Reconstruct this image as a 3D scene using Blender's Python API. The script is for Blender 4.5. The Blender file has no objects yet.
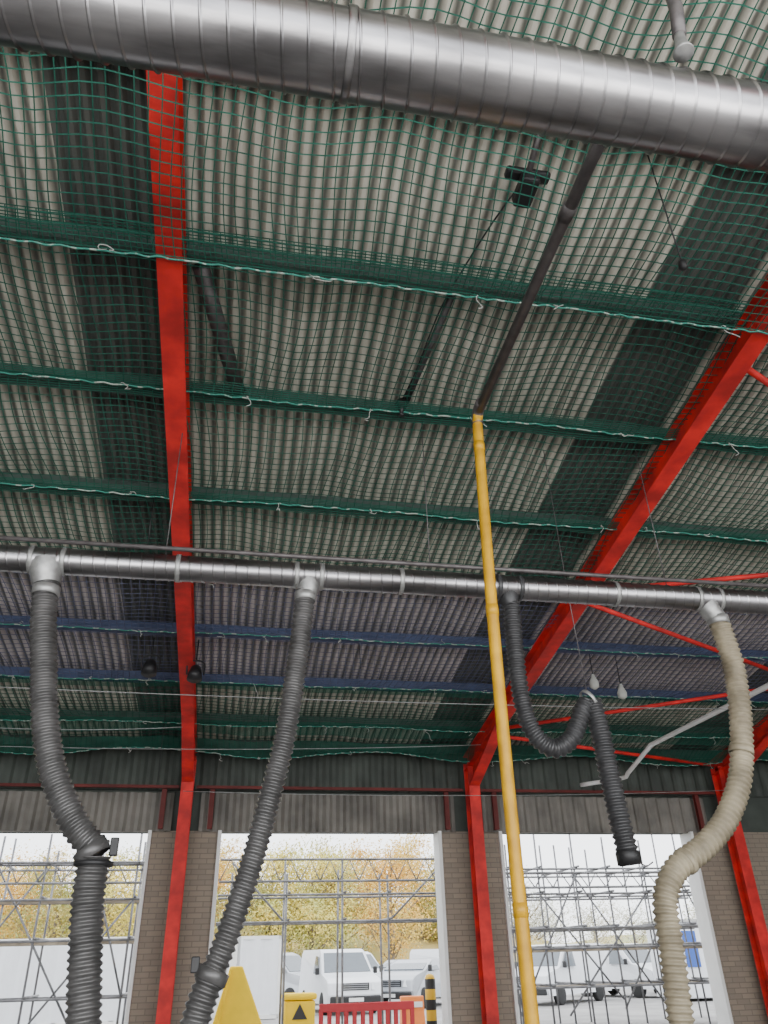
import bpy, math, random
from mathutils import Vector, Matrix
random.seed(7)
C = bpy.context.scene.collection

# ------------------------------------------------------------ materials
def mat(name, col, rough=0.6, metal=0.0, noise=0.0, nscale=5.0, col2=None, bump=0.0, spec=0.5, stretch=(1,1,1)):
    m = bpy.data.materials.new(name); m.use_nodes = True
    nt = m.node_tree; b = nt.nodes['Principled BSDF']
    b.inputs['Roughness'].default_value = rough
    b.inputs['Metallic'].default_value = metal
    b.inputs['Specular IOR Level'].default_value = spec
    c1 = (*col, 1)
    if col2 is None:
        col2 = tuple(max(0, c*(1-noise)) for c in col)
    tc = nt.nodes.new('ShaderNodeTexCoord'); mp = nt.nodes.new('ShaderNodeMapping')
    mp.inputs['Scale'].default_value = stretch
    nt.links.new(tc.outputs['Object'], mp.inputs[0])
    nz = nt.nodes.new('ShaderNodeTexNoise'); nz.inputs['Scale'].default_value = nscale
    nz.inputs['Detail'].default_value = 6
    nt.links.new(mp.outputs[0], nz.inputs['Vector'])
    rp = nt.nodes.new('ShaderNodeValToRGB')
    rp.color_ramp.elements[0].position = 0.35; rp.color_ramp.elements[1].position = 0.65
    rp.color_ramp.elements[0].color = (*col2, 1); rp.color_ramp.elements[1].color = c1
    nt.links.new(nz.outputs[0], rp.inputs[0]); nt.links.new(rp.outputs[0], b.inputs['Base Color'])
    if bump > 0:
        bp = nt.nodes.new('ShaderNodeBump'); bp.inputs['Strength'].default_value = bump
        bp.inputs['Distance'].default_value = 0.02
        nt.links.new(nz.outputs[0], bp.inputs['Height']); nt.links.new(bp.outputs[0], b.inputs['Normal'])
    return m

M = {}
M['red'] = mat('red_paint', (0.78,0.032,0.028), 0.6, nscale=2.6, col2=(0.38,0.022,0.020), spec=0.3)
M['redbeam'] = mat('dark_red_paint', (0.15,0.022,0.018), 0.6, noise=0.5, nscale=1.5, spec=0.3)
M['galv'] = mat('galvanised', (0.42,0.41,0.42), 0.30, 1.0, noise=0.6, nscale=2.6, stretch=(0.4,2,2), bump=0.08)
M['galv2'] = mat('galvanised_dull', (0.42,0.42,0.41), 0.45, 0.7, noise=0.3, nscale=12)
M['steel'] = mat('dark_steel', (0.15,0.135,0.135), 0.45, 0.4, noise=0.4, nscale=8)
M['yellow'] = mat('yellow_paint', (0.66,0.36,0.006), 0.45, nscale=4, col2=(0.42,0.22,0.010), spec=0.35)
M['yellowb'] = mat('bright_yellow_paint', (0.92,0.62,0.01), 0.6, noise=0.1, nscale=3, spec=0.3)
M['hose'] = mat('dark_hose', (0.12,0.117,0.115), 0.36, 0.35, noise=0.45, nscale=5)
M['hoseblk'] = mat('black_hose', (0.050,0.050,0.052), 0.38, 0.1, noise=0.35, nscale=8)
M['hosetan'] = mat('tan_hose', (0.40,0.345,0.24), 0.5, nscale=3.5, col2=(0.20,0.17,0.115))
M['net'] = mat('green_net', (0.022,0.118,0.082), 0.85, noise=0.3, nscale=4, spec=0.2)
M['netblue'] = mat('blue_net', (0.13,0.14,0.22), 0.85, noise=0.2, nscale=4, spec=0.2)
M['purlin'] = mat('purlin_green', (0.060,0.092,0.078), 0.6, noise=0.3, nscale=4)
M['purlinb'] = mat('purlin_blue', (0.075,0.105,0.21), 0.6, noise=0.3, nscale=4)
M['white'] = mat('white_paint', (0.78,0.78,0.76), 0.5, noise=0.08, nscale=3)
M['tie'] = mat('pale_twine', (0.50,0.50,0.46), 0.8, noise=0.2, nscale=6)
M['vanwhite'] = mat('van_white', (0.75,0.77,0.80), 0.3, noise=0.05, nscale=3)
M['silver'] = mat('silver_paint', (0.45,0.47,0.50), 0.3, 0.4, noise=0.05, nscale=3)
M['black'] = mat('black_plastic', (0.015,0.015,0.016), 0.5, noise=0.2, nscale=8)
M['glass'] = mat('dark_glass', (0.10,0.12,0.14), 0.08, noise=0.1, nscale=3, spec=0.8)
M['lamp'] = mat('headlight', (0.75,0.78,0.8), 0.15, noise=0.1, nscale=3)
M['tyre'] = mat('tyre', (0.02,0.02,0.02), 0.8, noise=0.2, nscale=8)
M['scaf'] = mat('scaffold_tube', (0.27,0.27,0.28), 0.5, 0.3, noise=0.5, nscale=3)
M['board'] = mat('scaffold_board', (0.42,0.35,0.26), 0.8, noise=0.4, nscale=3)
M['trunk'] = mat('bark', (0.30,0.25,0.20), 0.9, noise=0.4, nscale=3)
M['leafO'] = mat('leaves_orange', (0.72,0.40,0.10), 0.9, col2=(0.62,0.48,0.13), nscale=0.5, spec=0.1)  # leaf colours here lightened to stand in for haze
M['leafY'] = mat('leaves_yellow', (0.78,0.60,0.14), 0.9, col2=(0.44,0.46,0.15), nscale=0.5, spec=0.1)
M['leafG'] = mat('leaves_green', (0.36,0.42,0.17), 0.9, col2=(0.56,0.42,0.15), nscale=0.5, spec=0.1)
M['leafP'] = mat('leaves_pale', (0.66,0.65,0.58), 0.9, col2=(0.54,0.57,0.48), nscale=0.7, spec=0.1)
M['grass'] = mat('grass', (0.56,0.40,0.14), 0.95, nscale=0.14, col2=(0.34,0.38,0.16))
M['floor'] = mat('yard', (0.34,0.33,0.32), 0.85, noise=0.3, nscale=0.8, bump=0.1)
M['clad'] = mat('dark_cladding', (0.06,0.072,0.06), 0.7, noise=0.4, nscale=2)
M['sidewall'] = mat('side_cladding', (0.30,0.29,0.27), 0.8, noise=0.3, nscale=2)
M['shut'] = mat('shutter', (0.20,0.185,0.16), 0.6, noise=0.5, nscale=1.5)
M['blue'] = mat('blue_panel', (0.03,0.10,0.42), 0.5, noise=0.1, nscale=3)
M['orange'] = mat('orange_plastic', (0.75,0.20,0.03), 0.5, noise=0.1, nscale=3)
M['redpl'] = mat('red_plastic', (0.55,0.02,0.03), 0.55, noise=0.1, nscale=3)

def brick_mat():
    m = bpy.data.materials.new('tan_blockwork'); m.use_nodes = True
    nt = m.node_tree; b = nt.nodes['Principled BSDF']; b.inputs['Roughness'].default_value = 0.85
    tc = nt.nodes.new('ShaderNodeTexCoord'); sp = nt.nodes.new('ShaderNodeSeparateXYZ'); cb = nt.nodes.new('ShaderNodeCombineXYZ')
    nt.links.new(tc.outputs['Object'], sp.inputs[0])
    ad = nt.nodes.new('ShaderNodeMath'); ad.operation='ADD'
    nt.links.new(sp.outputs[0], ad.inputs[0]); nt.links.new(sp.outputs[1], ad.inputs[1])
    nt.links.new(ad.outputs[0], cb.inputs[0]); nt.links.new(sp.outputs[2], cb.inputs[1])
    br = nt.nodes.new('ShaderNodeTexBrick')
    br.inputs['Color1'].default_value=(0.28,0.23,0.175,1); br.inputs['Color2'].default_value=(0.23,0.19,0.15,1)
    br.inputs['Mortar'].default_value=(0.17,0.15,0.12,1); br.inputs['Scale'].default_value=1.0
    br.inputs['Brick Width'].default_value=0.30; br.inputs['Row Height'].default_value=0.10; br.inputs['Mortar Size'].default_value=0.009
    nt.links.new(cb.outputs[0], br.inputs['Vector']); nt.links.new(br.outputs[0], b.inputs['Base Color'])
    bp = nt.nodes.new('ShaderNodeBump'); bp.inputs['Distance'].default_value=0.01; bp.inputs['Strength'].default_value=0.4; bp.invert=True
    nt.links.new(br.outputs['Fac'], bp.inputs['Height']); nt.links.new(bp.outputs[0], b.inputs['Normal'])
    return m
M['brick'] = brick_mat()

PITCH = 0.150
def roof_mat():
    m = bpy.data.materials.new('corrugated_roof_sheet'); m.use_nodes = True
    nt = m.node_tree; N = nt.nodes; L = nt.links; b = N['Principled BSDF']; b.inputs['Roughness'].default_value = 0.85
    tc = N.new('ShaderNodeTexCoord'); sp = N.new('ShaderNodeSeparateXYZ'); L.new(tc.outputs['Object'], sp.inputs[0])
    def mth(op, a, bb=None, c=None):
        n = N.new('ShaderNodeMath'); n.operation = op
        for i, v in enumerate((a, bb, c)):
            if v is None: continue
            if isinstance(v, (int, float)): n.inputs[i].default_value = v
            else: L.new(v, n.inputs[i])
        return n.outputs[0]
    x = sp.outputs[0]; yv = sp.outputs[1]
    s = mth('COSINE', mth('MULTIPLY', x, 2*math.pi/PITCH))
    groove_shade = mth('MULTIPLY_ADD', s, 0.5, 0.5)  # shade of the rib recesses, put into the sheet colour
    nz = N.new('ShaderNodeTexNoise'); nz.inputs['Scale'].default_value = 0.9; nz.inputs['Detail'].default_value = 10; nz.inputs['Roughness'].default_value=0.7
    L.new(tc.outputs['Object'], nz.inputs['Vector'])
    base = N.new('ShaderNodeValToRGB'); cr = base.color_ramp
    cr.elements[0].position=0.3; cr.elements[0].color=(0.47,0.44,0.37,1); cr.elements[1].position=0.7; cr.elements[1].color=(0.76,0.72,0.62,1)
    L.new(nz.outputs[0], base.inputs[0])
    b1 = mth('MULTIPLY', mth('GREATER_THAN', yv, 10.95), mth('LESS_THAN', yv, 14.55))
    mixv = N.new('ShaderNodeMixRGB'); mixv.blend_type='MULTIPLY'; mixv.inputs[2].default_value=(0.92,0.88,1.0,1)
    L.new(b1, mixv.inputs[0]); L.new(base.outputs[0], mixv.inputs[1])
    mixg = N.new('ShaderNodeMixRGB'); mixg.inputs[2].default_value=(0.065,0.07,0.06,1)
    L.new(mixv.outputs[0], mixg.inputs[1]); L.new(mth('MULTIPLY', mth('POWER', groove_shade, 2.0), 0.9), mixg.inputs[0])
    loc = mth('ADD', x, 2.05+62.5)
    md = mth('MODULO', loc, 6.25)
    band = mth('LESS_THAN', md, 1.05)
    mixb = N.new('ShaderNodeMixRGB'); mixb.inputs[2].default_value=(0.060,0.068,0.062,1)
    L.new(mth('MULTIPLY', band, 0.93), mixb.inputs[0]); L.new(mixg.outputs[0], mixb.inputs[1])
    L.new(mixb.outputs[0], b.inputs['Base Color'])
    return m
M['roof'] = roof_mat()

def rope_mat():
    m = bpy.data.materials.new('rope_white_green'); m.use_nodes = True
    nt = m.node_tree; b = nt.nodes['Principled BSDF']; b.inputs['Roughness'].default_value=0.8
    tc = nt.nodes.new('ShaderNodeTexCoord'); nz = nt.nodes.new('ShaderNodeTexNoise'); nz.inputs['Scale'].default_value=12
    nt.links.new(tc.outputs['Object'], nz.inputs['Vector'])
    rp = nt.nodes.new('ShaderNodeValToRGB'); rp.color_ramp.elements[0].position=0.50; rp.color_ramp.elements[1].position=0.60
    rp.color_ramp.elements[0].color=(0.04,0.24,0.18,1); rp.color_ramp.elements[1].color=(0.40,0.46,0.40,1)
    nt.links.new(nz.outputs[0], rp.inputs[0]); nt.links.new(rp.outputs[0], b.inputs['Base Color'])
    return m
M['rope'] = rope_mat()
def stripe_mat():
    m = bpy.data.materials.new('black_yellow_bands'); m.use_nodes = True
    nt = m.node_tree; b = nt.nodes['Principled BSDF']
    tc = nt.nodes.new('ShaderNodeTexCoord'); sp = nt.nodes.new('ShaderNodeSeparateXYZ'); nt.links.new(tc.outputs['Object'], sp.inputs[0])
    a = nt.nodes.new('ShaderNodeMath'); a.operation='MODULO'; a.inputs[1].default_value=0.4
    ad = nt.nodes.new('ShaderNodeMath'); ad.operation='ADD'; ad.inputs[1].default_value=4.0
    nt.links.new(sp.outputs[2], ad.inputs[0]); nt.links.new(ad.outputs[0], a.inputs[0])
    l = nt.nodes.new('ShaderNodeMath'); l.operation='LESS_THAN'; l.inputs[1].default_value=0.2; nt.links.new(a.outputs[0], l.inputs[0])
    mx = nt.nodes.new('ShaderNodeMixRGB'); mx.inputs[1].default_value=(0.02,0.02,0.02,1); mx.inputs[2].default_value=(0.75,0.45,0.02,1)
    nt.links.new(l.outputs[0], mx.inputs[0]); nt.links.new(mx.outputs[0], b.inputs['Base Color'])
    return m
M['stripe'] = stripe_mat()

# ------------------------------------------------------------ helpers
def tag(o, label=None, cat=None, group=None, kind=None):
    if label: o['label'] = label
    if cat: o['category'] = cat
    if group: o['group'] = group
    if kind: o['kind'] = kind
    return o

def empty(name, loc, label, cat, group=None, rotz=0):
    e = bpy.data.objects.new(name, None); e.location = loc; e.rotation_euler = (0,0,rotz); e.empty_display_size=0.2
    C.objects.link(e); return tag(e, label, cat, group)

def mesh_obj(name, verts, faces, m, parent=None, smooth=False, local=False, center=True):
    if center:
        xs=[v[0] for v in verts]; ys=[v[1] for v in verts]; zs=[v[2] for v in verts]
        c = Vector(((min(xs)+max(xs))/2,(min(ys)+max(ys))/2,min(zs)))
    else: c = Vector((0,0,0))
    me = bpy.data.meshes.new(name)
    me.from_pydata([(v[0]-c.x, v[1]-c.y, v[2]-c.z) for v in verts], [], faces)
    me.materials.append(m)
    if smooth: me.polygons.foreach_set('use_smooth', [True]*len(me.polygons))
    me.update()
    o = bpy.data.objects.new(name, me); C.objects.link(o)
    if parent is not None:
        o.parent = parent
        if local: o.location = c
        else:
            w = parent.location.copy(); p = parent.parent
            while p is not None: w += p.location; p = p.parent
            o.location = c - w
    else: o.location = c
    return o

def merge(parts):
    V=[];F=[]
    for v,f in parts:
        n=len(V); V+=list(v); F+=[tuple(i+n for i in q) for q in f]
    return V,F

def boxg(c, s):
    x,y,z=c; a,b,d=s[0]/2,s[1]/2,s[2]/2
    v=[(x+i*a,y+j*b,z+k*d) for k in(-1,1) for j in(-1,1) for i in(-1,1)]
    f=[(0,2,3,1),(4,5,7,6),(0,1,5,4),(2,6,7,3),(0,4,6,2),(1,3,7,5)]
    return v,f

def bevel(o, w=0.02, seg=2):
    md=o.modifiers.new('bevel','BEVEL'); md.width=w; md.segments=seg; md.limit_method='ANGLE'; return o

def prism(sec, p0, p1, up=(0,0,1)):
    p0=Vector(p0);p1=Vector(p1);d=(p1-p0).normalized();up=Vector(up)
    s=d.cross(up)
    if s.length<1e-4: s=d.cross(Vector((1,0,0)))
    s.normalize(); u=s.cross(d).normalized()
    n=len(sec); v=[p0+s*a+u*b for a,b in sec]+[p1+s*a+u*b for a,b in sec]
    f=[(i,(i+1)%n,(i+1)%n+n,i+n) for i in range(n)]+[tuple(range(n))[::-1],tuple(range(n,2*n))]
    return v,f

def isec(w,h,tf=0.02,tw=0.014):
    a=w/2;b=h/2
    return [(-a,-b),(a,-b),(a,-b+tf),(tw/2,-b+tf),(tw/2,b-tf),(a,b-tf),(a,b),(-a,b),(-a,b-tf),(-tw/2,b-tf),(-tw/2,-b+tf),(-a,-b+tf)]

def catmull(pts, step=0.03):
    P=[Vector(p) for p in pts]; P=[P[0]*2-P[1]]+P+[P[-1]*2-P[-2]]
    out=[]
    for i in range(1,len(P)-2):
        n=max(2,int((P[i+1]-P[i]).length/step))
        for k in range(n):
            t=k/n; a,b,c,d=P[i-1],P[i],P[i+1],P[i+2]
            out.append(0.5*((2*b)+(c-a)*t+(2*a-5*b+4*c-d)*t*t+(3*b-a-3*c+d)*t**3))
    out.append(P[-2]); return out

def sweep(pts, rad, n=10, caps=True):
    pts=[Vector(p) for p in pts]; V=[];F=[]
    T=(pts[1]-pts[0]).normalized()
    N=T.cross(Vector((0,1,0)) if abs(T.y)<0.9 else Vector((1,0,0))).normalized()
    s=0
    for i,p in enumerate(pts):
        if i>0: s+=(p-pts[i-1]).length
        t=(pts[min(i+1,len(pts)-1)]-pts[max(i-1,0)]).normalized()
        N=(N-t*N.dot(t)).normalized(); B=t.cross(N)
        r=rad(s,i) if callable(rad) else rad
        for k in range(n):
            a=2*math.pi*k/n; V.append(p+N*math.cos(a)*r+B*math.sin(a)*r)
    for i in range(len(pts)-1):
        for k in range(n):
            F.append((i*n+k,i*n+(k+1)%n,(i+1)*n+(k+1)%n,(i+1)*n+k))
    if caps: F.append(tuple(range(n))[::-1]); F.append(tuple(range(len(V)-n,len(V))))
    return V,F

def wire(name, pts, r, m, parent=None, n=6, local=False):
    v,f=sweep(pts,r,n); return mesh_obj(name,v,f,m,parent,True,local)

# ------------------------------------------------------------ camera
f=760.0; th=math.radians(30.5); ps=math.radians(11.2); ro=math.radians(1.5)
R0=Vector((math.cos(ps),-math.sin(ps),0)); U0=Vector((-math.sin(th)*math.sin(ps),-math.sin(th)*math.cos(ps),math.cos(th)))
Fw=Vector((math.cos(th)*math.sin(ps),math.cos(th)*math.cos(ps),math.sin(th)))
R=R0*math.cos(ro)-U0*math.sin(ro); U=R0*math.sin(ro)+U0*math.cos(ro)
cam=bpy.data.cameras.new('camera'); co=bpy.data.objects.new('camera',cam); C.objects.link(co)
cam.sensor_fit='VERTICAL'; cam.sensor_height=24; cam.lens=f/1024*24; cam.clip_end=400
mw=Matrix((( R.x,U.x,-Fw.x,0),(R.y,U.y,-Fw.y,0),(R.z,U.z,-Fw.z,1.6),(0,0,0,1)))
co.matrix_world=mw; bpy.context.scene.camera=co

# ------------------------------------------------------------ structure
def RZ(y): return 5.47+0.171*(20-y)
XL,XR=-13.0,18.0
def ceiling():
    V=[];F=[]
    prof=[(0.0,1),(0.14,0.9),(0.26,-0.3),(0.36,-1),(0.64,-1),(0.74,-0.3),(0.86,0.9)]
    n=int((XR-XL)/PITCH)
    i0=int(XL/PITCH)-1
    cols=[((i0+i+a)*PITCH,b) for i in range(n+2) for (a,b) in prof]
    k=len(cols)
    courses=[-6,-4,-0.1,1.9,3.7,5.5,7.35,9.2,11.0,12.75,14.5,16.2,18.05]
    for c in range(len(courses)-1):
        for (y,dz) in ((courses[c]-0.12,0.010),(courses[c+1],0.0)):
            for (x,b) in cols: V.append((x,y,RZ(y)+0.032-dz+0.022*b))
        a=2*c*k
        for i in range(k-1): F.append((a+i,a+i+1,a+k+1+i,a+k+i))
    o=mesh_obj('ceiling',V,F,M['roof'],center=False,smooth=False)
    tag(o,'pale corrugated roof sheeting with darker strips beside the red frames','ceiling',kind='structure')
ceiling()

v,fc=boxg((2.5,38,-0.05),(130,110,0.1)); o=mesh_obj('floor',v,fc,M['floor']); tag(o,'grey concrete and tarmac ground','floor',kind='structure')

WY=17.7; WT=0.35; HD=4.04
openings=[(-6.5,-1.63),(-0.26,4.59),(5.94,10.7)]
piers=[(-13,-6.5),(-1.63,-0.26),(4.59,5.94),(10.7,18)]
parts=[boxg(((a+b)/2,WY+WT/2,HD/2),(b-a,WT,HD)) for a,b in piers]
v,fc=merge(parts); o=mesh_obj('wall_north',v,fc,M['brick'],center=False); tag(o,'tan brick piers between the tall doorways','wall',kind='structure')
def corr_wall(name,x0,x1,z0,z1,y,m,pitch,amp,back=0.1):
    n=int((x1-x0)/pitch*4); V=[];F=[]
    for i in range(n+1):
        x=x0+(x1-x0)*i/n; yy=y+(amp if (i//2)%2 else 0)
        V+=[(x,yy,z0),(x,yy,z1)]
    for i in range(n): F.append((2*i,2*i+2,2*i+3,2*i+1))
    k=len(V); V+=[(x0,y+back,z0),(x1,y+back,z0),(x1,y+back,z1),(x0,y+back,z1)]; F.append((k,k+3,k+2,k+1))
    F.append((0,k,k+1,2*n))
    return mesh_obj(name,V,F,m,center=False)
o=corr_wall('wall_north_upper',-13,18,4.86,5.95,WY+0.02,M['clad'],0.3,0.04,0.2); o.name='wall_north.001'; tag(o,'dark ribbed cladding above the doorways','wall',kind='structure')
for nm,x in (('wall_west',XL-0.1),('wall_east',XR+0.1)):
    V=[];F=[]
    for dx in(-0.08,0.08):
        V+=[(x+dx,-4,0),(x+dx,18.05,0),(x+dx,18.05,RZ(18.05)),(x+dx,-4,RZ(-4))]
    F=[(0,1,2,3),(7,6,5,4),(0,4,5,1),(1,5,6,2),(2,6,7,3),(3,7,4,0)]
    o=mesh_obj(nm,V,F,M['sidewall'],center=False); tag(o,'plain grey side wall','wall',kind='structure')
for i,(a,b) in enumerate([(-6.7,-1.25),(-0.68,4.95),(5.6,11.2)]):
    o=corr_wall('door_%d'%(i+1),a,b,HD-0.02,4.80,WY-0.05,M['shut'],0.3,0.05,0.12); tag(o,'ribbed grey rolled-up door panel over the opening','door',kind='structure')
v,fc=merge([boxg(((a+b)/2,WY+WT/2,4.45),(b-a,WT,0.82)) for a,b in [(-13,18)]]); o=mesh_obj('trim_1',v,fc,M['clad'],center=False); tag(o,'dark lintel beam above the doorways','lintel',kind='structure')
o.location.y+=0.09
k=2
for i,(a,b) in enumerate(openings):
    v,fc=boxg((b-0.03,WY+0.16,HD/2),(0.07,0.5,HD)); o=mesh_obj('trim_%d'%k,v,fc,M['white']); tag(o,'white painted door jamb','door frame',kind='structure'); k+=1
    v,fc=boxg((a+0.03,WY+0.16,HD/2),(0.07,0.5,HD)); o=mesh_obj('trim_%d'%k,v,fc,M['white']); tag(o,'white painted door jamb','door frame',kind='structure'); k+=1

# ------------------------------------------------------------ steel frames
FX=[-0.97,5.28,11.53]
RB=0.63; RD=0.33
for x in FX:
    e=empty('steel_portal_frame',(x,17.25,0),'red painted steel portal frame with sloping rafter and column','steel frame','red steel portal frames')
    zb=lambda y: RZ(y)-RB+RD/2
    v,fc=prism(isec(0.24,RD),(x,-3.5,zb(-3.5)),(x,17.42,zb(17.42))); mesh_obj('rafter',v,fc,M['red'],e)
    v,fc=prism(isec(0.25,0.34),(x,17.25,0),(x,17.25,RZ(17.25)-0.5),up=(0,1,0)); mesh_obj('column',v,fc,M['red'],e)
    y0,y1=14.9,17.07; z0=RZ(y0)-RB; z1=RZ(y1)-RB
    hv=[];w=0.007
    for dx in(-w,w): hv+=[(x+dx,y0,z0),(x+dx,y1,z1),(x+dx,y1,z1-0.42)]
    hf=[(0,1,2),(3,5,4),(0,2,5,3),(1,4,5,2)]
    fl=prism([(-0.12,-0.01),(0.12,-0.01),(0.12,0.01),(-0.12,0.01)],(x,y0,z0),(x,y1,z1-0.42))
    v,fc=merge([(hv,hf),fl]); mesh_obj('haunch',v,fc,M['red'],e)
    v,fc=boxg((x,17.25,0.015),(0.45,0.5,0.03)); mesh_obj('base_plate',v,fc,M['red'],e)
def brace(p,q,name='roof_brace',r=0.04):
    o=wire(name,[p,q],r,M['red'],n=10); tag(o,'slender red steel roof bracing tube between frames','brace','red roof bracing tubes')
def B(xa,ya,xb,yb): brace((xa,ya,RZ(ya)-0.5),(xb,yb,RZ(yb)-0.5))
B(5.4,10.65,11.4,13.15); B(5.4,15.45,11.4,12.85); B(5.4,10.35,11.4,8.75); B(5.4,15.75,11.4,17.15); B(5.4,5.8,11.4,8.45)
for a,b in [(-7.2,-1.15),(-0.79,5.1),(5.46,11.35)]:
    e=empty('eaves_beam',((a+b)/2,17.4,4.8),'dark red steel box beam running above the doorway','beam','red eaves beams')
    v,fc=prism([(-0.03,-0.03),(0.03,-0.03),(0.03,0.03),(-0.03,0.03)],(a,17.4,4.87),(b,17.4,4.87)); mesh_obj('beam',v,fc,M['redbeam'],e)
    for x in (-1.45,-0.45,4.72,5.85,10.9):
        if a<x<b:
            v,fc=prism(isec(0.1,0.1,0.01,0.01),(x,17.5,4.05),(x,17.5,4.85),up=(0,1,0)); mesh_obj('door_post',v,fc,M['redbeam'],e)

# purlins
PY=[1.9,3.7,5.5,7.35,9.2,11.0,12.75,14.5,16.2,17.45]
def zs(h): return [(-0.07,h),(0.006,h),(0.006,-h+0.008),(0.07,-h+0.008),(0.07,-h+0.025),(0.078,-h+0.025),(0.078,-h),(-0.006,-h),(-0.006,h-0.008),(-0.062,h-0.008),(-0.062,h-0.025),(-0.07,h-0.025)]
for y in PY:
    bl=12<y<15
    h=0.11 if y>12 else 0.14
    v,fc=prism(zs(h),(XL,y,RZ(y)-0.005-h),(XR,y,RZ(y)-0.005-h)); o=mesh_obj('purlin',v,fc,M['purlinb'] if bl else M['purlin'])
    tag(o,'blue steel roof purlin under corrugated sheets' if bl else 'dark green steel roof purlin under corrugated sheets','purlin','roof purlins')

# ------------------------------------------------------------ safety nets
def net(y0,y1,off,sag,m,x0=-7.5,x1=13.5,cell=0.1,r=0.0042,edge=0.06,band=0.22,label='green safety net'):
    rnd=random.Random(int(y0*100))
    ph=rnd.random()*6
    def W(x,y):
        u=(y-y0)/(y1-y0)
        bx=((x+0.97)%6.25)/6.25
        z=RZ(y)-off-sag*4*u*(1-u)*(0.7+0.5*math.sin(math.pi*bx))+0.03*math.sin(x*1.7+ph+y)*4*u*(1-u)
        d=y1-y
        if d<band: z-=edge*(1-d/band)**1.2*(0.7+0.3*math.sin(x*1.3+ph))
        xx=x+0.05*math.sin(y*2.2+x*0.9+ph)+0.03*math.sin(x*4.1+y*1.3)
        yy=y+0.05*math.sin(x*2.6+ph)*4*u*(1-u)+0.03*math.sin(5.3*x)*4*u*(1-u)
        return Vector((xx,yy,z))
    ys=[]; y=y0
    while y<y1-0.001:
        ys.append(y); d=min((y-y0)*1.6,y1-y); y+= 0.03 if d<band else cell
    ys.append(y1)
    V=[];F=[]
    def line(pts,r):
        n0=len(V)
        for i,p in enumerate(pts):
            t=(pts[min(i+1,len(pts)-1)]-pts[max(i-1,0)]).normalized()
            s=t.cross(Vector((0,0,1))).normalized()*r
            V.append(p+s); V.append(p-s*0.5+Vector((0,0,r*0.9))); V.append(p-s*0.5-Vector((0,0,r*0.9)))
        for i in range(len(pts)-1):
            a=n0+3*i
            for k in range(3): F.append((a+k,a+(k+1)%3,a+3+(k+1)%3,a+3+k))
    for y in ys:
        n=int((x1-x0)/0.2); line([W(x0+(x1-x0)*i/n,y) for i in range(n+1)],r)
    n=int((x1-x0)/cell)
    for j in range(n+1):
        x=x0+cell*j; line([W(x,y) for y in ys],r)
    o=mesh_obj('safety_net',V,F,m)
    tag(o,label,'safety net','safety nets under the roof')
    pts=[]; n=int((x1-x0)/0.06)
    for i in range(n+1):
        x=x0+(x1-x0)*i/n; p=W(x,y1); pts.append(p+Vector((0,-0.015+0.006*math.sin(x*31),-0.012+0.008*math.sin(x*23)-0.015*abs(math.sin(x*1.5+ph)))))
    wire('border_rope',pts,0.010,M['rope'],o,n=5)
    x=x0+0.6
    while x<x1:
        p=W(x,y1)+Vector((0,-0.03,-0.01)); q=[p]
        for k in range(5): q.append(q[-1]+Vector((rnd.uniform(-0.06,0.07),rnd.uniform(-0.03,0.03),rnd.uniform(-0.07,0.03))))
        wire('rope_tie',catmull(q,0.03),0.0055,M['tie'],o,n=4)
        x+=rnd.uniform(0.7,2.0)
    return o
L1='green knotted safety net slung beneath the red rafters'; L2='green knotted safety net tied along the purlins'; L3='blue knotted safety net tied along the purlins'
net(0.8,5.22,0.66,0.06,M['net'],x0=-6,x1=9,r=0.0062,edge=0.0,band=0.12,label=L1)
net(5.15,7.15,0.30,0.10,M['net'],r=0.0062,cell=0.105,label=L2)
net(7.15,9.0,0.30,0.10,M['net'],r=0.0062,cell=0.105,label=L2)
net(9.0,10.8,0.30,0.10,M['net'],r=0.0062,cell=0.105,label=L2)
net(10.85,12.55,0.24,0.08,M['netblue'],cell=0.12,r=0.0055,edge=0.03,band=0.1,label=L3)
net(12.65,14.3,0.24,0.08,M['netblue'],cell=0.12,r=0.0055,edge=0.03,band=0.1,label=L3)
net(14.4,16.0,0.24,0.08,M['net'],cell=0.12,r=0.0065,edge=0.08,band=0.2,label=L2)
net(16.05,17.05,0.24,0.10,M['net'],cell=0.12,r=0.0065,edge=0.30,band=0.5,label=L2)

# ------------------------------------------------------------ ducts
def spiral(name,p0,length,rad,pitch,m,parent,seg=48,ridge=0.006,w=0.05):
    prof=[(0,0),(w*0.3,1),(w*0.7,1),(w,0),(w+0.03,0),(0.97,0)]
    n=int(length/pitch); V=[];F=[]; np_=len(prof)
    for i in range(n):
        for (s,h) in prof:
            for k in range(seg):
                a=2*math.pi*k/seg; r=rad+ridge*h
                V.append((p0[0]+pitch*(i+s+k/seg), p0[1]+r*math.cos(a), p0[2]+r*math.sin(a)))
    rows=n*np_
    for i in range(rows-1):
        for k in range(seg-1): F.append((i*seg+k,i*seg+k+1,(i+1)*seg+k+1,(i+1)*seg+k))
    for i in range(rows-np_-1):
        F.append((i*seg+seg-1,(i+np_)*seg,(i+np_+1)*seg,(i+1)*seg+seg-1))
    return mesh_obj(name,V,F,m,parent,smooth=True)
def ring(name,x,y,z,r,w,m,parent,seg=48):
    v,fc=sweep([(x-w/2,y,z),(x-w/2+0.004,y,z),(x+w/2-0.004,y,z),(x+w/2,y,z)],lambda s,i:[r-0.006,r,r,r-0.006][i],seg,caps=False)
    return mesh_obj(name,v,fc,m,parent,True)
BD=(2.53,6.30)
e=empty('ventilation_duct',(0,BD[0],BD[1]),'wide galvanised spiral ventilation duct hung across the roof','duct')
spiral('duct_body',(-4.5,BD[0],BD[1]),11.5,0.25,0.15,M['galv'],e,seg=64,ridge=0.012,w=0.11)
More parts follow.
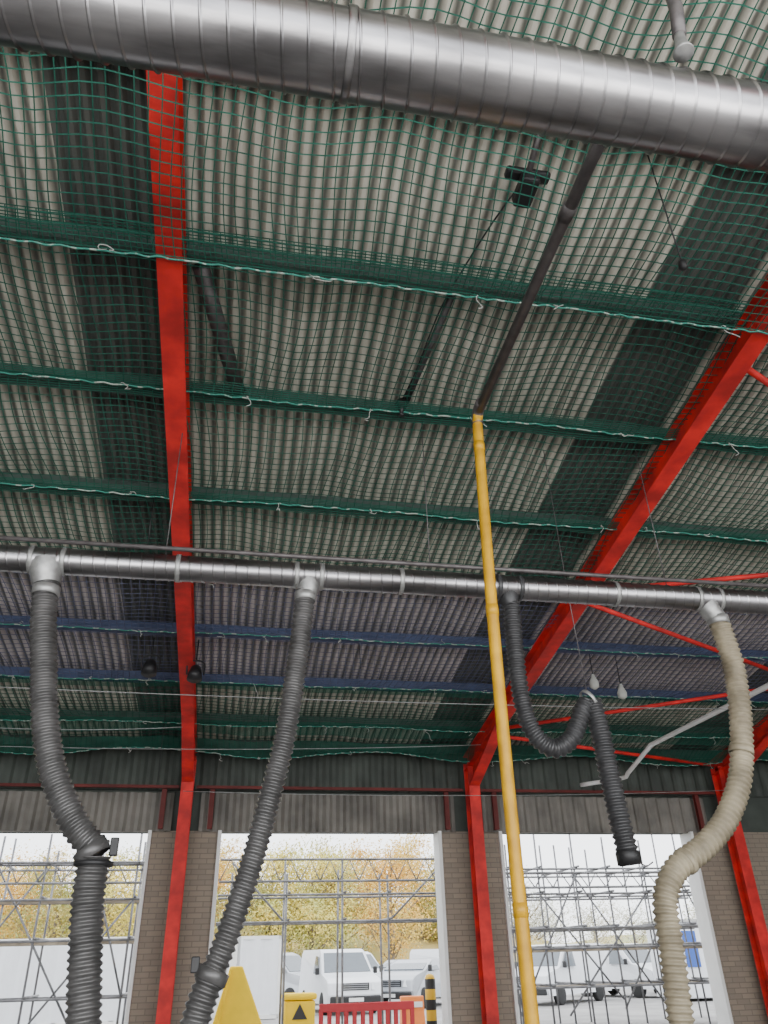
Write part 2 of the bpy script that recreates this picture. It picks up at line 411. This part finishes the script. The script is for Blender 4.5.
for x in (0.35,): ring('duct_collar',x,BD[0],BD[1],0.264,0.05,M['galv'],e,64)
for x in (-2.4,4.6):
    wire('hanger_rod',[(x,BD[0],BD[1]+0.25),(x,BD[0],RZ(BD[0])-0.05)],0.008,M['steel'],e)
    ring('hanger_strap',x,BD[0],BD[1],0.266,0.03,M['steel'],e)

DY,DZ=7.5,5.22
e=empty('extraction_duct',(0,DY,DZ),'long slim galvanised spiral extraction duct with hose outlets','duct')
spiral('duct_body',(-5.5,DY,DZ),17,0.138,0.12,M['galv'],e,seg=40,ridge=0.007,w=0.12)
for x in (-3.3,-0.75,1.65,4.2,6.6): ring('duct_collar',x,DY,DZ,0.149,0.05,M['galv2'],e,36)
for x in (-3.6,-0.9,2.0,4.9,7.6):
    wire('hanger_rod',[(x,DY,DZ+0.13),(x,DY,RZ(DY)-0.15)],0.006,M['steel'],e)
def outlet(x,tx,tz,r,m,big=0.045):
    v,fc=sweep([(x,DY,DZ-0.02),(x,DY,DZ-0.12),(x+(tx-x)*0.3,DY,DZ-0.17),(tx,DY,tz)],lambda s,i:[r+big,r+big,r+big*0.6,r+0.004][i],24,caps=False)
    mesh_obj('outlet_spout',v,fc,m,e,True)
    ring('saddle_collar',x-r-0.03,DY,DZ,0.150,0.05,m,e,36); ring('saddle_collar',x+r+0.03,DY,DZ,0.150,0.05,m,e,36)
outlet(-2.05,-2.02,4.95,0.125,M['galv2']); outlet(0.63,0.60,5.0,0.105,M['galv2'],0.02); outlet(2.90,2.92,5.02,0.098,M['hoseblk'],0.015); outlet(5.38,5.46,4.97,0.11,M['galv2'],0.015)
o=wire('electrical_conduit',[(-5.5,7.42,5.41),(11,7.42,5.41)],0.025,M['steel'],n=8); tag(o,'dark conduit running above the slim duct','conduit')

# ------------------------------------------------------------ hoses
def hose(pts,r,m,parent,name='hose_body',rib=0.058,amp=0.011):
    P=catmull([(x,y,z) for x,y,z in pts],0.0095)
    v,fc=sweep(P,lambda s,i:r-amp+amp*(math.cos(2*math.pi*s/rib)),24)
    return mesh_obj(name,v,fc,m,parent,True)
def clamp(p,d,r,m,parent,name='hose_clamp',w=0.05):
    p=Vector(p);d=Vector(d).normalized()
    v,fc=sweep([p-d*w,p-d*w*0.9,p+d*w*0.9,p+d*w],lambda s,i:[r-0.01,r,r,r-0.01][i],24,caps=False); return mesh_obj(name,v,fc,m,parent,True)
y=7.5
e=empty('exhaust_hose',(-2.0,y,4.9),'dark grey ribbed exhaust hose with clamped joint','hose','hanging exhaust extraction hoses')
hose([(-2.02,y,4.97),(-1.98,y,4.6),(-1.90,y,4.2),(-1.82,y,3.8),(-1.70,y,3.35),(-1.55,y,3.0),(-1.33,y,2.66),(-1.12,y,2.46)],0.128,M['hose'],e)
hose([(-1.14,y-0.02,2.42),(-1.14,y,2.09),(-1.09,y,1.65),(-1.03,y,1.22),(-0.98,y,0.75),(-0.90,y,0.35)],0.142,M['hose'],e,'lower_hose')
clamp((-1.17,y,2.46),(0.6,0,-0.9),0.150,M['hose'],e,w=0.05)
v,fc=boxg((-0.99,y-0.02,2.50),(0.07,0.05,0.15)); bevel(mesh_obj('clamp_handle',v,fc,M['black'],e),0.01)
v,fc=sweep([(-1.14,y,2.34),(-1.14,y,2.35),(-1.14,y,2.38),(-1.14,y,2.39)],lambda s,i:[0.14,0.165,0.165,0.14][i],24); mesh_obj('joint_flange',v,fc,M['black'],e,True)
clamp((-2.01,y,4.88),(0,0,1),0.134,M['galv2'],e)
e=empty('exhaust_hose',(0.6,y,5.0),'dark grey ribbed exhaust hose curving down from the duct','hose','hanging exhaust extraction hoses')
hose([(0.60,y,5.03),(0.58,y,4.7),(0.54,y,4.26),(0.45,y,3.5),(0.33,y,2.92),(0.23,y,2.48),(0.12,y,2.08),(0.0,y,1.70),(-0.08,y,1.5)],0.110,M['hose'],e)
hose([(-0.07,y,1.52),(-0.13,y,1.35),(-0.17,y,1.19),(-0.24,y,0.8),(-0.28,y,0.02)],0.125,M['hose'],e,'lower_hose')
clamp((-0.07,y,1.52),(0.35,0,0.9),0.138,M['hose'],e,w=0.05); clamp((0.6,y,4.97),(0,0,1),0.116,M['galv2'],e)
v,fc=boxg((-0.21,y-0.03,1.60),(0.07,0.05,0.12)); bevel(mesh_obj('clamp_handle',v,fc,M['black'],e),0.01)
e=empty('exhaust_hose',(2.92,y,5.0),'black ribbed exhaust hose looped up and ending in an open cuff','hose','hanging exhaust extraction hoses')
hose([(2.92,y,5.03),(2.90,y,4.48),(2.91,y,3.95),(2.99,y,3.60),(3.18,y,3.43),(3.40,y,3.53),(3.56,y,3.80),(3.64,y,3.93)],0.100,M['hoseblk'],e)
hose([(3.70,y,3.93),(3.74,y,3.6),(3.76,y,3.2),(3.79,y,2.74),(3.82,y,2.40)],0.112,M['hoseblk'],e,'lower_hose')
v,fc=sweep([(3.815,y,2.46),(3.815,y,2.45),(3.822,y,2.34),(3.822,y,2.335),(3.82,y,2.36)],lambda s,i:[0.108,0.118,0.118,0.10,0.095][i],24,caps=False); mesh_obj('open_cuff',v,fc,M['black'],e,True)
clamp((3.665,y,3.95),(0.5,0,0.35),0.116,M['galv2'],e,w=0.02)
wire('cuff_hook',[(3.86,y-0.10,2.35),(3.93,y-0.12,2.31),(4.0,y-0.12,2.35)],0.007,M['steel'],e)
wire('support_cord',[(3.66,y,4.0),(3.62,y,5.3),(3.6,y,7.2)],0.005,M['steel'],e)
e=empty('exhaust_hose',(5.45,y,4.95),'dusty tan ribbed exhaust hose hanging in an S bend','hose','hanging exhaust extraction hoses')
hose([(5.46,y,4.99),(5.50,y,4.6),(5.50,y,4.3),(5.42,y,3.78),(5.25,y,3.20),(4.98,y,2.78),(4.65,y,2.50),(4.30,y,2.30),(4.12,y,2.03),(4.09,y,1.62),(4.05,y,1.05),(4.04,y,0.5)],0.124,M['hosetan'],e,rib=0.060,amp=0.012)
clamp((5.46,y,4.95),(0,0,1),0.126,M['galv2'],e); clamp((5.33,y,3.45),(0.25,0,0.9),0.127,M['hosetan'],e,'hose_joint',w=0.03)
clamp((4.42,y,2.37),(0.7,0,0.4),0.129,M['hosetan'],e,'hose_joint',w=0.03)

# ------------------------------------------------------------ yellow pipe
PYY=6.2; PZ=6.64
e=empty('air_supply_pipe',(2.22,PYY,0),'steel pipe dropping from the roof, painted yellow on its lower run','pipe')
wire('upper_pipe',[(2.27,2.75,PZ+0.02),(2.25,3.2,PZ),(2.27,6.10,PZ-0.02)],0.048,M['steel'],e,16)
def yp(z): return (2.27-0.03*math.sin((6.6-z)*0.5)-0.01*(6.6-z), PYY, z)
wire('drop_pipe',catmull([(2.27,PYY-0.05,PZ-0.05)]+[yp(z) for z in (6.5,6.0,5.0,4.2,3.2,2.2,1.2,0.02)],0.15),0.054,M['yellow'],e,16)
wire('pipe_elbow',catmull([(2.265,6.0,PZ),(2.27,6.14,PZ-0.01),(2.272,6.2,PZ-0.08),(2.272,6.2,PZ-0.15)],0.03),0.060,M['steel'],e,16)
for z in (6.2,4.35,1.9):
    p=Vector(yp(z)); wire('coupling',[p+Vector((0,0,-0.05)),p+Vector((0,0,0.05))],0.059,M['yellow'],e,16)
wire('coupling',[(2.25,3.55,PZ),(2.25,3.68,PZ)],0.058,M['steel'],e,16)
o=wire('overflow_pipe',catmull([(8.3,7.0,5.24),(8.28,12,5.24),(8.27,14.2,5.24),(8.24,14.5,5.2),(8.2,15.5,4.9),(8.2,15.8,4.86),(7.6,16.6,4.86)],0.2),0.045,M['white'],n=12); tag(o,'pale galvanised pipe with angled elbow under the roof','pipe')

# ------------------------------------------------------------ lamps etc
e=empty('roof_lamp',(2.3,4.3,7.75),'dark lamp fitting mounted on the roof sheets behind netting','lamp')
v,fc=boxg((2.3,4.3,7.84),(0.18,0.32,0.14)); bevel(mesh_obj('lamp_housing',v,fc,M['black'],e),0.03)
v,fc=boxg((2.3,4.22,7.95),(0.44,0.12,0.08)); bevel(mesh_obj('mounting_bracket',v,fc,M['black'],e),0.03)
wire('lamp_arm',[(2.3,4.3,7.9),(2.3,3.75,8.1)],0.03,M['steel'],e)
o=wire('roof_cable_or_shade',catmull([(2.3,4.4,8.05),(2.15,4.8,7.98),(1.98,5.3,7.85),(1.80,5.7,7.6),(1.72,6.6,7.48),(1.66,7.1,7.45)],0.15),0.009,M['black'],n=6); tag(o,'black cable clipped beneath the roof sheets','cable')
o=wire('roof_cable_or_shade',[(1.95,5.6,7.83),(1.72,7.3,7.5)],0.04,M['steel'],n=6); tag(o,'dark bar added for the shadow streak down the roof slope','cable')  # thick dark bar added to stand for a shadow streak on the sheets
v,fc=sweep(catmull([(1.66,7.12,7.48),(1.66,7.12,7.36),(1.66,7.14,7.26)],0.03),lambda s,i:0.05+0.03*math.sin(i),12); o=mesh_obj('junction_box',v,fc,M['black'],smooth=True); tag(o,'small black junction fitting on a roof cable','junction box')
o=wire('roof_shade_bar',[(-0.72,5.6,7.70),(-0.30,7.2,7.45)],0.09,M['steel'],n=8); tag(o,'short dark bar added for the diagonal shadow beside the rafter','shadow bar')  # dark bar added in place of a shadow under the sheets
e=empty('pull_cord',(3.36,3.87,6.5),'thin black pull cord with a small end weight','cord')
wire('cord',[(3.36,3.87,8.0),(3.36,3.87,6.58)],0.007,M['black'],e); v,fc=sweep([(3.36,3.87,6.60),(3.36,3.87,6.56),(3.36,3.87,6.50),(3.36,3.87,6.48)],lambda s,i:[0.01,0.035,0.035,0.012][i],12); mesh_obj('cord_weight',v,fc,M['black'],e,True)
e=empty('duct_hanger',(2.54,2.36,6.8),'black hanger tube with a chrome bell cap above the duct','hanger')
v,fc=sweep([(2.50,2.30,6.58),(2.50,2.30,6.585),(2.505,2.30,6.64),(2.51,2.30,6.72),(2.52,2.30,6.80)],lambda s,i:[0.062,0.066,0.048,0.038,0.034][i],20); mesh_obj('bell_cap',v,fc,M['galv2'],e,True)
wire('hanger_tube',[(2.52,2.30,6.79),(2.56,2.28,7.1),(2.60,2.25,RZ(2.25)-0.02)],0.045,M['steel'],e,10)

def flood(x,y,z,lab):
    e=empty('floodlight',(x,y,z),lab,'floodlight','black floodlights under the roof')
    v,fc=sweep([(x,y+0.10,z+0.16),(x,y+0.06,z+0.12),(x,y-0.04,z),(x,y-0.06,z-0.10)],lambda s,i:[0.05,0.09,0.12,0.13][i],20); mesh_obj('lamp_housing',v,fc,M['black'],e,True)
    v,fc=sweep([(x,y-0.06,z-0.10),(x,y-0.062,z-0.107)],0.11,20); mesh_obj('lamp_glass',v,fc,M['black'],e,True)
    wire('bracket',catmull([(x-0.14,y,z),(x-0.14,y,z+0.2),(x,y,z+0.26),(x+0.14,y,z+0.2),(x+0.14,y,z)],0.05),0.014,M['black'],e)
    wire('hanging_rod',[(x,y,z+0.25),(x,y,RZ(y)-0.15)],0.012,M['black'],e)
flood(-1.56,13,5.95,'black floodlight hanging beside the red rafter'); flood(-0.80,13,5.88,'black floodlight fixed at the red rafter underside')
def pend(x,y,z):
    e=empty('pendant_lamp',(x,y,z),'small pale pendant lamp on a thin wire','lamp','small pendant lamps')
    v,fc=sweep([(x,y,z+0.15),(x,y,z+0.08),(x,y,z-0.02),(x,y,z-0.10),(x,y,z-0.14)],lambda s,i:[0.03,0.05,0.09,0.085,0.03][i],16); mesh_obj('lamp_shade',v,fc,M['tie'],e,True)
    wire('wire',[(x,y,z+0.14),(x,y,RZ(y)-0.02)],0.010,M['black'],e)
pend(6.52,13,6.02); pend(7.05,13,5.85)
for (p,q) in [((-6,11.5,5.15),(10.5,11.5,5.18)),((-6,15.2,5.15),(4.9,15.2,5.35)),((-6,14.2,5.3),(-1,14.2,5.3)),((-1.0,16.4,4.6),(11,16.4,4.75))]:
    m_=[(p[0]+(q[0]-p[0])*t,p[1],p[2]+(q[2]-p[2])*t-0.1*4*t*(1-t)) for t in [i/20 for i in range(21)]]
    o=wire('catenary_wire',m_,0.007,M['galv2'],n=5); tag(o,'thin steel wire strung across the bays','wire','thin steel wires')
for (x,y,z0,z1) in [(-1.35,9.1,6.3,7.1),(-1.45,15.5,4.6,6.0),(2.0,12.7,6.0,6.5)]:
    o=wire('hanging_wire',[(x,y,z1),(x+0.02,y,z0)],0.007,M['black'],n=5); tag(o,'thin black wire hanging from a purlin','wire','hanging black wires')

# ------------------------------------------------------------ scaffolding
def scaffold(name,xs,ys,zs,lab,ladder=None,braces=(),boards=None):
    e=empty(name,((xs[0]+xs[-1])/2,ys[0],0),lab,'scaffolding','scaffolding outside the doorways')
    zt=max(zs)+0.7
    for x in xs:
        for y in ys:
            wire('standard',[(x,y,0),(x+random.uniform(-.03,.03),y,zt+random.uniform(-.3,.4))],0.027,M['scaf'],e)
    for z in zs:
        for y in ys:
            wire('ledger',[(xs[0]-0.3,y-0.04,z),(xs[-1]+0.3,y-0.04,z)],0.027,M['scaf'],e)
        for x in xs: wire('transom',[(x+0.05,ys[0]-0.2,z+0.05),(x+0.05,ys[-1]+0.2,z+0.05)],0.027,M['scaf'],e)
    for (xa,za,xb,zb_) in braces: wire('diagonal_brace',[(xa,ys[0]+0.05,za),(xb,ys[0]+0.05,zb_)],0.025,M['scaf'],e)
    if ladder:
        for (z0,z1) in ladder:
            x0,x1=xs[0]-0.3,xs[-1]+0.3
            parts=[sweep([(x0,ys[0]-0.1,z0),(x1,ys[0]-0.1,z0)],0.03,6),sweep([(x0,ys[0]-0.1,z1),(x1,ys[0]-0.1,z1)],0.03,6)]
            n=int((x1-x0)/0.5)
            for i in range(n):
                xa=x0+i*0.5; parts.append(sweep([(xa,ys[0]-0.1,z0),(xa+0.25,ys[0]-0.1,z1),(xa+0.5,ys[0]-0.1,z0)],0.018,5))
            v,fc=merge(parts); mesh_obj('lattice_beam',v,fc,M['scaf'],e,True)
    if boards:
        for z in boards:
            for k in range(3):
                v,fc=boxg(((xs[0]+xs[-1])/2,ys[0]+0.25+k*0.27,z),(xs[-1]-xs[0]+0.4,0.22,0.05)); mesh_obj('board',v,fc,M['board'],e)
scaffold('scaffolding',[-6.6,-5.4,-4.3,-3.2,-2.2],[21.3,22.5],[1.0,2.15,3.0,3.75],'dense grey tube scaffolding outside a doorway',ladder=[(3.35,3.8)],
  braces=[(-6.6,0.2,-4.3,3.7),(-5.4,3.7,-3.2,0.4),(-4.3,0.3,-2.2,3.0),(-3.2,3.7,-2.2,1.0)],boards=[2.1,3.0])
scaffold('scaffolding',[0.1,1.5,2.9,4.05,5.6],[21.3,22.3],[2.45,3.05],'light tube scaffolding with lattice beam spanning the doorway',ladder=[(3.35,3.85)],braces=[(0.1,3.8,1.5,2.4),(4.05,2.4,5.6,3.8)])
scaffold('scaffolding',[7.3,8.15,9.2,10.1,11.2,12.3,13.4],[21.3,22.5,23.6],[0.9,1.75,2.2,3.0,3.6],'dense grey tube scaffolding with boards outside a doorway',ladder=[(3.15,3.5)],
  braces=[(7.3,0.3,9.2,3.4),(9.2,3.4,11.2,0.5),(10.1,0.4,12.3,3.4),(8.15,3.0,10.1,0.6),(12.3,3.3,13.4,0.5),(8.6,0.3,11.2,3.0)],boards=[1.7,0.9])

# ------------------------------------------------------------ vehicles
def van_parts(e,body,kind='van'):
    H=2.0 if kind=='van' else 1.6; Lh=4.9; W=1.95
    prof=[(-0.05,0.35),(-0.12,0.6),(-0.05,0.95),(0.25,1.08),(0.95,1.22),(1.65,H-0.12),(1.95,H-0.02),(Lh-0.1,H),(Lh,H-0.15),(Lh,0.35)]
    V=[];F=[];n=len(prof)
    def wz(z): return W/2 if z<1.2 else W/2-0.16*(z-1.2)/(H-1.2)
    secs=[-1,-0.93,0.93,1]
    for s in secs:
        for (yy,z) in prof:
            inset=0.05 if abs(s)==1 else 0.0
            zz=z-(0.03 if abs(s)==1 and z>1 else 0)
            yv=yy+(inset if yy<1.5 else -inset if yy>4 else 0)
            V.append((wz(z)*s,yv-Lh/2,zz))
    for a in range(3):
        for i in range(n): F.append((a*n+i,a*n+(i+1)%n,(a+1)*n+(i+1)%n,(a+1)*n+i))
    F.append(tuple(range(n))); F.append(tuple(range(3*n,4*n))[::-1])
    bevel(mesh_obj('body',V,F,body,e,local=True),0.06,3)
    o=-Lh/2
    def quad(name,pts,m,th=0.015):
        p=[Vector(q) for q in pts]; nrm=(p[1]-p[0]).cross(p[2]-p[0]).normalized()*th
        V=[q+nrm for q in p]+[q-nrm for q in p]; k=len(p)
        F=[tuple(range(k)),tuple(range(k,2*k))[::-1]]+[(i,i+k,(i+1)%k+k,(i+1)%k) for i in range(k)]
        return mesh_obj(name,V,F,m,e,local=True)
    quad('windscreen',[(-0.86,0.98+o,1.25),(0.86,0.98+o,1.25),(0.74,1.62+o,H-0.15),(-0.74,1.62+o,H-0.15)],M['glass'],0.02)
    for s in(-1,1):
        quad('side_window',[(s*0.985,1.25+o,1.22),(s*0.985,2.15+o,1.22),(s*0.885,2.15+o,H-0.22),(s*0.905,1.7+o,H-0.25)],M['glass'],0.015)
        quad('headlight',[(s*0.93,-0.02+o,0.70),(s*0.55,-0.11+o,0.72),(s*0.60,-0.04+o,0.93),(s*0.92,0.08+o,0.98)],M['lamp'],0.03)
        v,fc=boxg((s*1.08,1.15+o,1.30),(0.14,0.12,0.22)); bevel(mesh_obj('mirror',v,fc,M['black'],e,local=True),0.03)
        for yy in(0.85,3.85):
            v,fc=sweep([(s*0.78,yy+o,0.34),(s*0.80,yy+o,0.34),(s*0.97,yy+o,0.34),(s*0.99,yy+o,0.34)],lambda q,i:[0.28,0.34,0.34,0.28][i],24); mesh_obj('wheel',v,fc,M['tyre'],e,True,local=True)
    v,fc=boxg((0,-0.10+o,0.45),(1.8,0.14,0.22)); bevel(mesh_obj('bumper',v,fc,M['black'],e,local=True),0.04)
    v,fc=merge([boxg((0,-0.10+o,0.74+k*0.06),(0.95,0.04,0.03)) for k in range(4)]+[boxg((sx*0.46,-0.10+o,0.83),(0.03,0.04,0.22)) for sx in(-1,1)]); mesh_obj('grille',v,fc,M['black'],e,local=True)
    v,fc=boxg((0,-0.19+o,0.45),(0.52,0.02,0.11)); mesh_obj('number_plate',v,fc,M['white'],e,local=True)
def van(x,y,rot,body,lab,kind='van'):
    e=empty('van' if kind=='van' else 'car',(x,y,0),lab,'van' if kind=='van' else 'car','parked vehicles in the yard',rotz=rot)
    van_parts(e,body,kind)
van(4.3,33,0.12,M['vanwhite'],'white panel van parked facing the workshop doorway')
van(2.3,40,0.9,M['silver'],'pale silver van parked behind the white van')
van(6.3,44,0.5,M['vanwhite'],'white van parked in the row behind')
van(9.6,46,-0.5,M['silver'],'silver car parked in the row behind','car')
van(7.9,34.8,-0.7,M['silver'],'silver car parked next to the white van','car')
van(11.4,41,1.2,M['vanwhite'],'white van parked further along the yard')
van(13.2,33.5,-0.9,M['vanwhite'],'white van parked behind the scaffolding')
van(17.3,36.5,0.4,M['vanwhite'],'white van parked behind dense scaffolding')
van(21.5,39,-0.7,M['silver'],'silver car parked behind dense scaffolding','car')

def container(x,y,w,d,h,lab,rot=0):
    e=empty('shipping_container',(x,y,0),lab,'container','white containers in the yard',rot)
    n=int(w/0.14)
    for side in(-1,1):
        V=[];F=[]
        for i in range(n+1):
            xx=-w/2+w*i/n; yy=side*(d/2-(0.04 if (i//2)%2 else 0)); V+=[(xx,yy,0.12),(xx,yy,h-0.1)]
        for i in range(n): F.append((2*i,2*i+2,2*i+3,2*i+1))
        mesh_obj('corrugated_side',V,F,M['vanwhite'],e,local=True)
    parts=[boxg((0,0,h-0.05),(w,d,0.1)),boxg((0,0,0.08),(w,d,0.12))]+[boxg((sx*(w/2-0.05),sy*(d/2-0.05),h/2),(0.1,0.1,h)) for sx in(-1,1) for sy in(-1,1)]
    v,fc=merge(parts); mesh_obj('frame',v,fc,M['white'],e,local=True)
    for sx in(-1,1):
        v,fc=boxg((sx*(w/2-0.07),0,h/2),(0.04,d-0.2,h-0.2)); mesh_obj('end_panel',v,fc,M['vanwhite'],e,local=True)
container(-5.5,31,6.0,2.4,2.45,'white corrugated shipping container in the yard')
container(1.1,31.5,1.5,3.0,2.4,'narrow white corrugated storage container',0.1)

e=empty('tipping_skip',(0.35,21.0,0),'yellow steel tipping skip with sloping sides','skip')
V=[]
prof=[(-0.50,0.25),(0.72,0.25),(0.14,1.55),(-0.14,1.55)]
for yy in(20.5,20.9): V+=[(0.35+a,yy,b) for a,b in prof]
F=[(0,1,2,3),(7,6,5,4),(0,4,5,1),(1,5,6,2),(3,7,4,0),(2,6,7,3)]
bevel(mesh_obj('skip_body',V,F,M['yellowb'],e),0.03)
v,fc=merge([boxg((0.35,20.57,0.13),(1.2,0.12,0.24)),boxg((0.35,20.83,0.13),(1.2,0.12,0.24))]); mesh_obj('skip_base',v,fc,M['steel'],e)
v,fc=prism([(-0.03,-0.02),(0.03,-0.02),(0.03,0.02),(-0.03,0.02)],(0.02,20.47,0.35),(0.24,20.47,1.5)); bevel(mesh_obj('skip_rib',v,fc,M['yellowb'],e,),0.01)
e=empty('grit_bin',(1.93,22,0),'yellow plastic grit bin with a dark triangle emblem','bin')
v,fc=boxg((1.93,22,0.40),(0.74,0.55,0.80)); bevel(mesh_obj('bin_body',v,fc,M['yellowb'],e),0.04)
v,fc=boxg((1.93,22,0.88),(0.82,0.62,0.14)); bevel(mesh_obj('bin_lid',v,fc,M['yellowb'],e),0.05)
mesh_obj('bin_emblem',[(1.75,21.71,0.42),(2.11,21.71,0.42),(1.93,21.71,0.74),(1.75,21.73,0.42),(2.11,21.73,0.42),(1.93,21.73,0.74)],[(0,1,2),(3,5,4),(0,3,4,1),(1,4,5,2),(2,5,3,0)],M['black'],e)
e=empty('plastic_barrier',(3.05,18.6,0),'red plastic pedestrian barrier with vertical slots','barrier')
parts=[boxg((3.05,18.6,0.77),(2.0,0.06,0.15)),boxg((3.05,18.6,0.25),(2.0,0.06,0.14))]+[boxg((2.09+i*0.174,18.6,0.5),(0.09,0.05,0.5)) for i in range(12)]
v,fc=merge(parts); bevel(mesh_obj('barrier_panel',v,fc,M['redpl'],e),0.01,1)
for x in(2.3,3.8):
    v,fc=boxg((x,18.6,0.06),(0.14,0.6,0.10)); bevel(mesh_obj('barrier_foot',v,fc,M['black'],e),0.02)
    v,fc=boxg((x,18.6,0.17),(0.10,0.06,0.16)); mesh_obj('barrier_leg',v,fc,M['redpl'],e)
e=empty('bollard',(4.75,20,0),'black and yellow banded safety bollard','bollard')
v,fc=sweep([(4.75,20,0),(4.75,20,1.2),(4.75,20,1.27),(4.75,20,1.3)],lambda s,i:[0.12,0.12,0.09,0.03][i],20); mesh_obj('bollard_post',v,fc,M['stripe'],e,True)
e=empty('road_barrier',(5.3,24.5,0),'orange and white plastic water-filled road barrier','barrier')
v,fc=merge([prism([(-0.22,0),(0.22,0),(0.12,0.35),(0.08,0.70),(-0.08,0.70),(-0.12,0.35)],(4.95,24.5,0.02),(5.6,24.5,0.02))]); bevel(mesh_obj('barrier_block',v,fc,M['orange'],e),0.03)
v,fc=boxg((5.27,24.38,0.52),(0.55,0.02,0.13)); mesh_obj('reflector',v,fc,M['white'],e)
e=empty('site_cabin',(18.6,32,0),'white site cabin with a blue door panel','cabin')
v,fc=boxg((18.6,32,1.35),(3.0,2.4,2.5)); bevel(mesh_obj('cabin_body',v,fc,M['vanwhite'],e),0.04)
v,fc=boxg((17.6,30.78,1.7),(0.55,0.04,1.2)); mesh_obj('cabin_door',v,fc,M['blue'],e)
v,fc=boxg((18.6,32,2.65),(3.1,2.5,0.1)); mesh_obj('cabin_roof',v,fc,M['galv2'],e)

# ------------------------------------------------------------ trees
def tree_mesh(seed,h,nleaf,spread,dens):
    rnd=random.Random(seed); parts=[]; tips=[]
    parts.append(sweep([(0,0,0),(0.1,0,h*0.3),(0,0.1,h*0.6),(0.1,0,h*0.95)],lambda s,i:[0.22,0.17,0.10,0.03][i],7))
    for k in range(18):
        z=h*rnd.uniform(0.12,0.85); a=rnd.uniform(0,6.28); l=spread*(1.1-z/h*0.7)*rnd.uniform(0.7,1.1)
        p0=Vector((0,0,z)); p1=p0+Vector((math.cos(a)*l*0.5,math.sin(a)*l*0.5,l*0.3)); p2=p0+Vector((math.cos(a)*l,math.sin(a)*l,l*0.7))
        parts.append(sweep([p0,p1,p2],lambda s,i:[0.07,0.045,0.015][i],5)); tips+=[p1,p2]
        for j in range(3):
            b=a+rnd.uniform(-0.9,0.9); q=p1+(p2-p1)*rnd.random(); t=q+Vector((math.cos(b)*l*0.4,math.sin(b)*l*0.4,l*0.35)); parts.append(sweep([q,t],0.018,4)); tips.append(t)
    V=[];F=[]
    for i in range(nleaf):
        c=rnd.choice(tips)+Vector((rnd.gauss(0,dens),rnd.gauss(0,dens),rnd.gauss(0,dens*0.8)))
        c.z=max(0.3,c.z)
        u=Vector((rnd.uniform(-1,1),rnd.uniform(-1,1),rnd.uniform(-1,1))).normalized(); w=u.orthogonal().normalized(); s=rnd.uniform(0.05,0.11)
        n=len(V); V+=[c+u*s,c+w*s*0.7,c-u*s,c-w*s*0.7]; F.append((n,n+1,n+2,n+3))
    return merge(parts),(V,F)
def tree_proto(seed,h,nl,spread,dens,lm,loc,lab,grp):
    (tv,tf),(lv,lf)=tree_mesh(seed,h,nl,spread,dens)
    e=empty('tree',loc,lab,'tree',grp)
    t=mesh_obj('trunk',tv,tf,M['trunk'],e,local=True,center=False)
    l=mesh_obj('foliage',lv,lf,M[lm],e,local=True,center=False); l['kind']='stuff'
    return (e,t,l)
LA='autumn tree with orange and brown leaves'; LB='autumn tree with yellow-green leaves'; LC='green-brown tree in late autumn leaf'; LP='pale half-bare tree beyond the yard'
pr=[tree_proto(1,9.0,8000,3.0,0.6,'leafO',(-2,62,0),LA,'trees beyond the yard'),
    tree_proto(2,8.2,8000,2.8,0.6,'leafY',(3,58,0),LB,'trees beyond the yard'),
    tree_proto(3,8.8,8000,3.0,0.6,'leafG',(8,60,0),LC,'trees beyond the yard'),
    tree_proto(4,7.0,2600,2.6,0.6,'leafP',(24,66,0),LP,'pale trees beyond the yard')]
def copy_tree(src,loc,rot,sc):
    e=src[0].copy(); C.objects.link(e); e.location=loc; e.rotation_euler=(0,0,rot); e.scale=(sc,sc,sc)
    for ch in src[1:]:
        c=ch.copy(); C.objects.link(c); c.parent=e
rr=random.Random(5)
xs=[-21,-17.5,-14,-10.5,-7,0.5,5.5,11.5,15,18.5]
for i,x in enumerate(xs): copy_tree(pr[[0,1,0,2,1,2,1,0,2,1][i]],(x+rr.uniform(-.6,.6),60+rr.uniform(-4,4),0),rr.uniform(0,6),rr.uniform(0.8,1.0))
for i in range(9): copy_tree(pr[[1,0,2][i%3]],(-19+i*4.6,68+rr.uniform(-1,3),0.8),rr.uniform(0,6),rr.uniform(0.95,1.08))
for i in range(8): copy_tree(pr[3],(22+i*4.2+rr.uniform(-.7,.7),66+rr.uniform(-3,6),0),rr.uniform(0,6),rr.uniform(0.75,1.0))
V=[];F=[];n=60
for i in range(n+1):
    x=-60+140*i/n
    hs=1.0 if x<20 else max(0.45,1-(x-20)*0.06)
    for (yy,zz) in((52,0.0),(60,2.0),(74,5.4),(86,6.6)): V.append((x,yy+math.sin(i*0.7),max(0,zz*hs*(1+0.12*math.sin(i*0.9)))))
for i in range(n):
    for k in range(3): F.append((4*i+k,4*i+4+k,4*i+5+k,4*i+1+k))
o=mesh_obj('hillside',V,F,M['grass'],smooth=True); tag(o,'tawny autumn hillside bank behind the trees','hillside')

# ------------------------------------------------------------ light
w=bpy.data.worlds.new('world'); bpy.context.scene.world=w; w.use_nodes=True
bg=w.node_tree.nodes['Background']; bg.inputs[0].default_value=(0.93,0.96,1.0,1); bg.inputs[1].default_value=4.2
def area(name,loc,rot,sx,sy,p,col=(1,1,1)):
    l=bpy.data.lights.new(name,'AREA'); l.shape='RECTANGLE'; l.size=sx; l.size_y=sy; l.energy=p; l.color=col
    o=bpy.data.objects.new(name,l); o.location=loc; o.rotation_euler=rot; C.objects.link(o)
area('rear_fill_light',(2,-6.5,2.6),(math.radians(122),0,0),20,4,1650,(1,0.98,0.95))  # added fill behind the camera to light the roof underside, no doors modelled
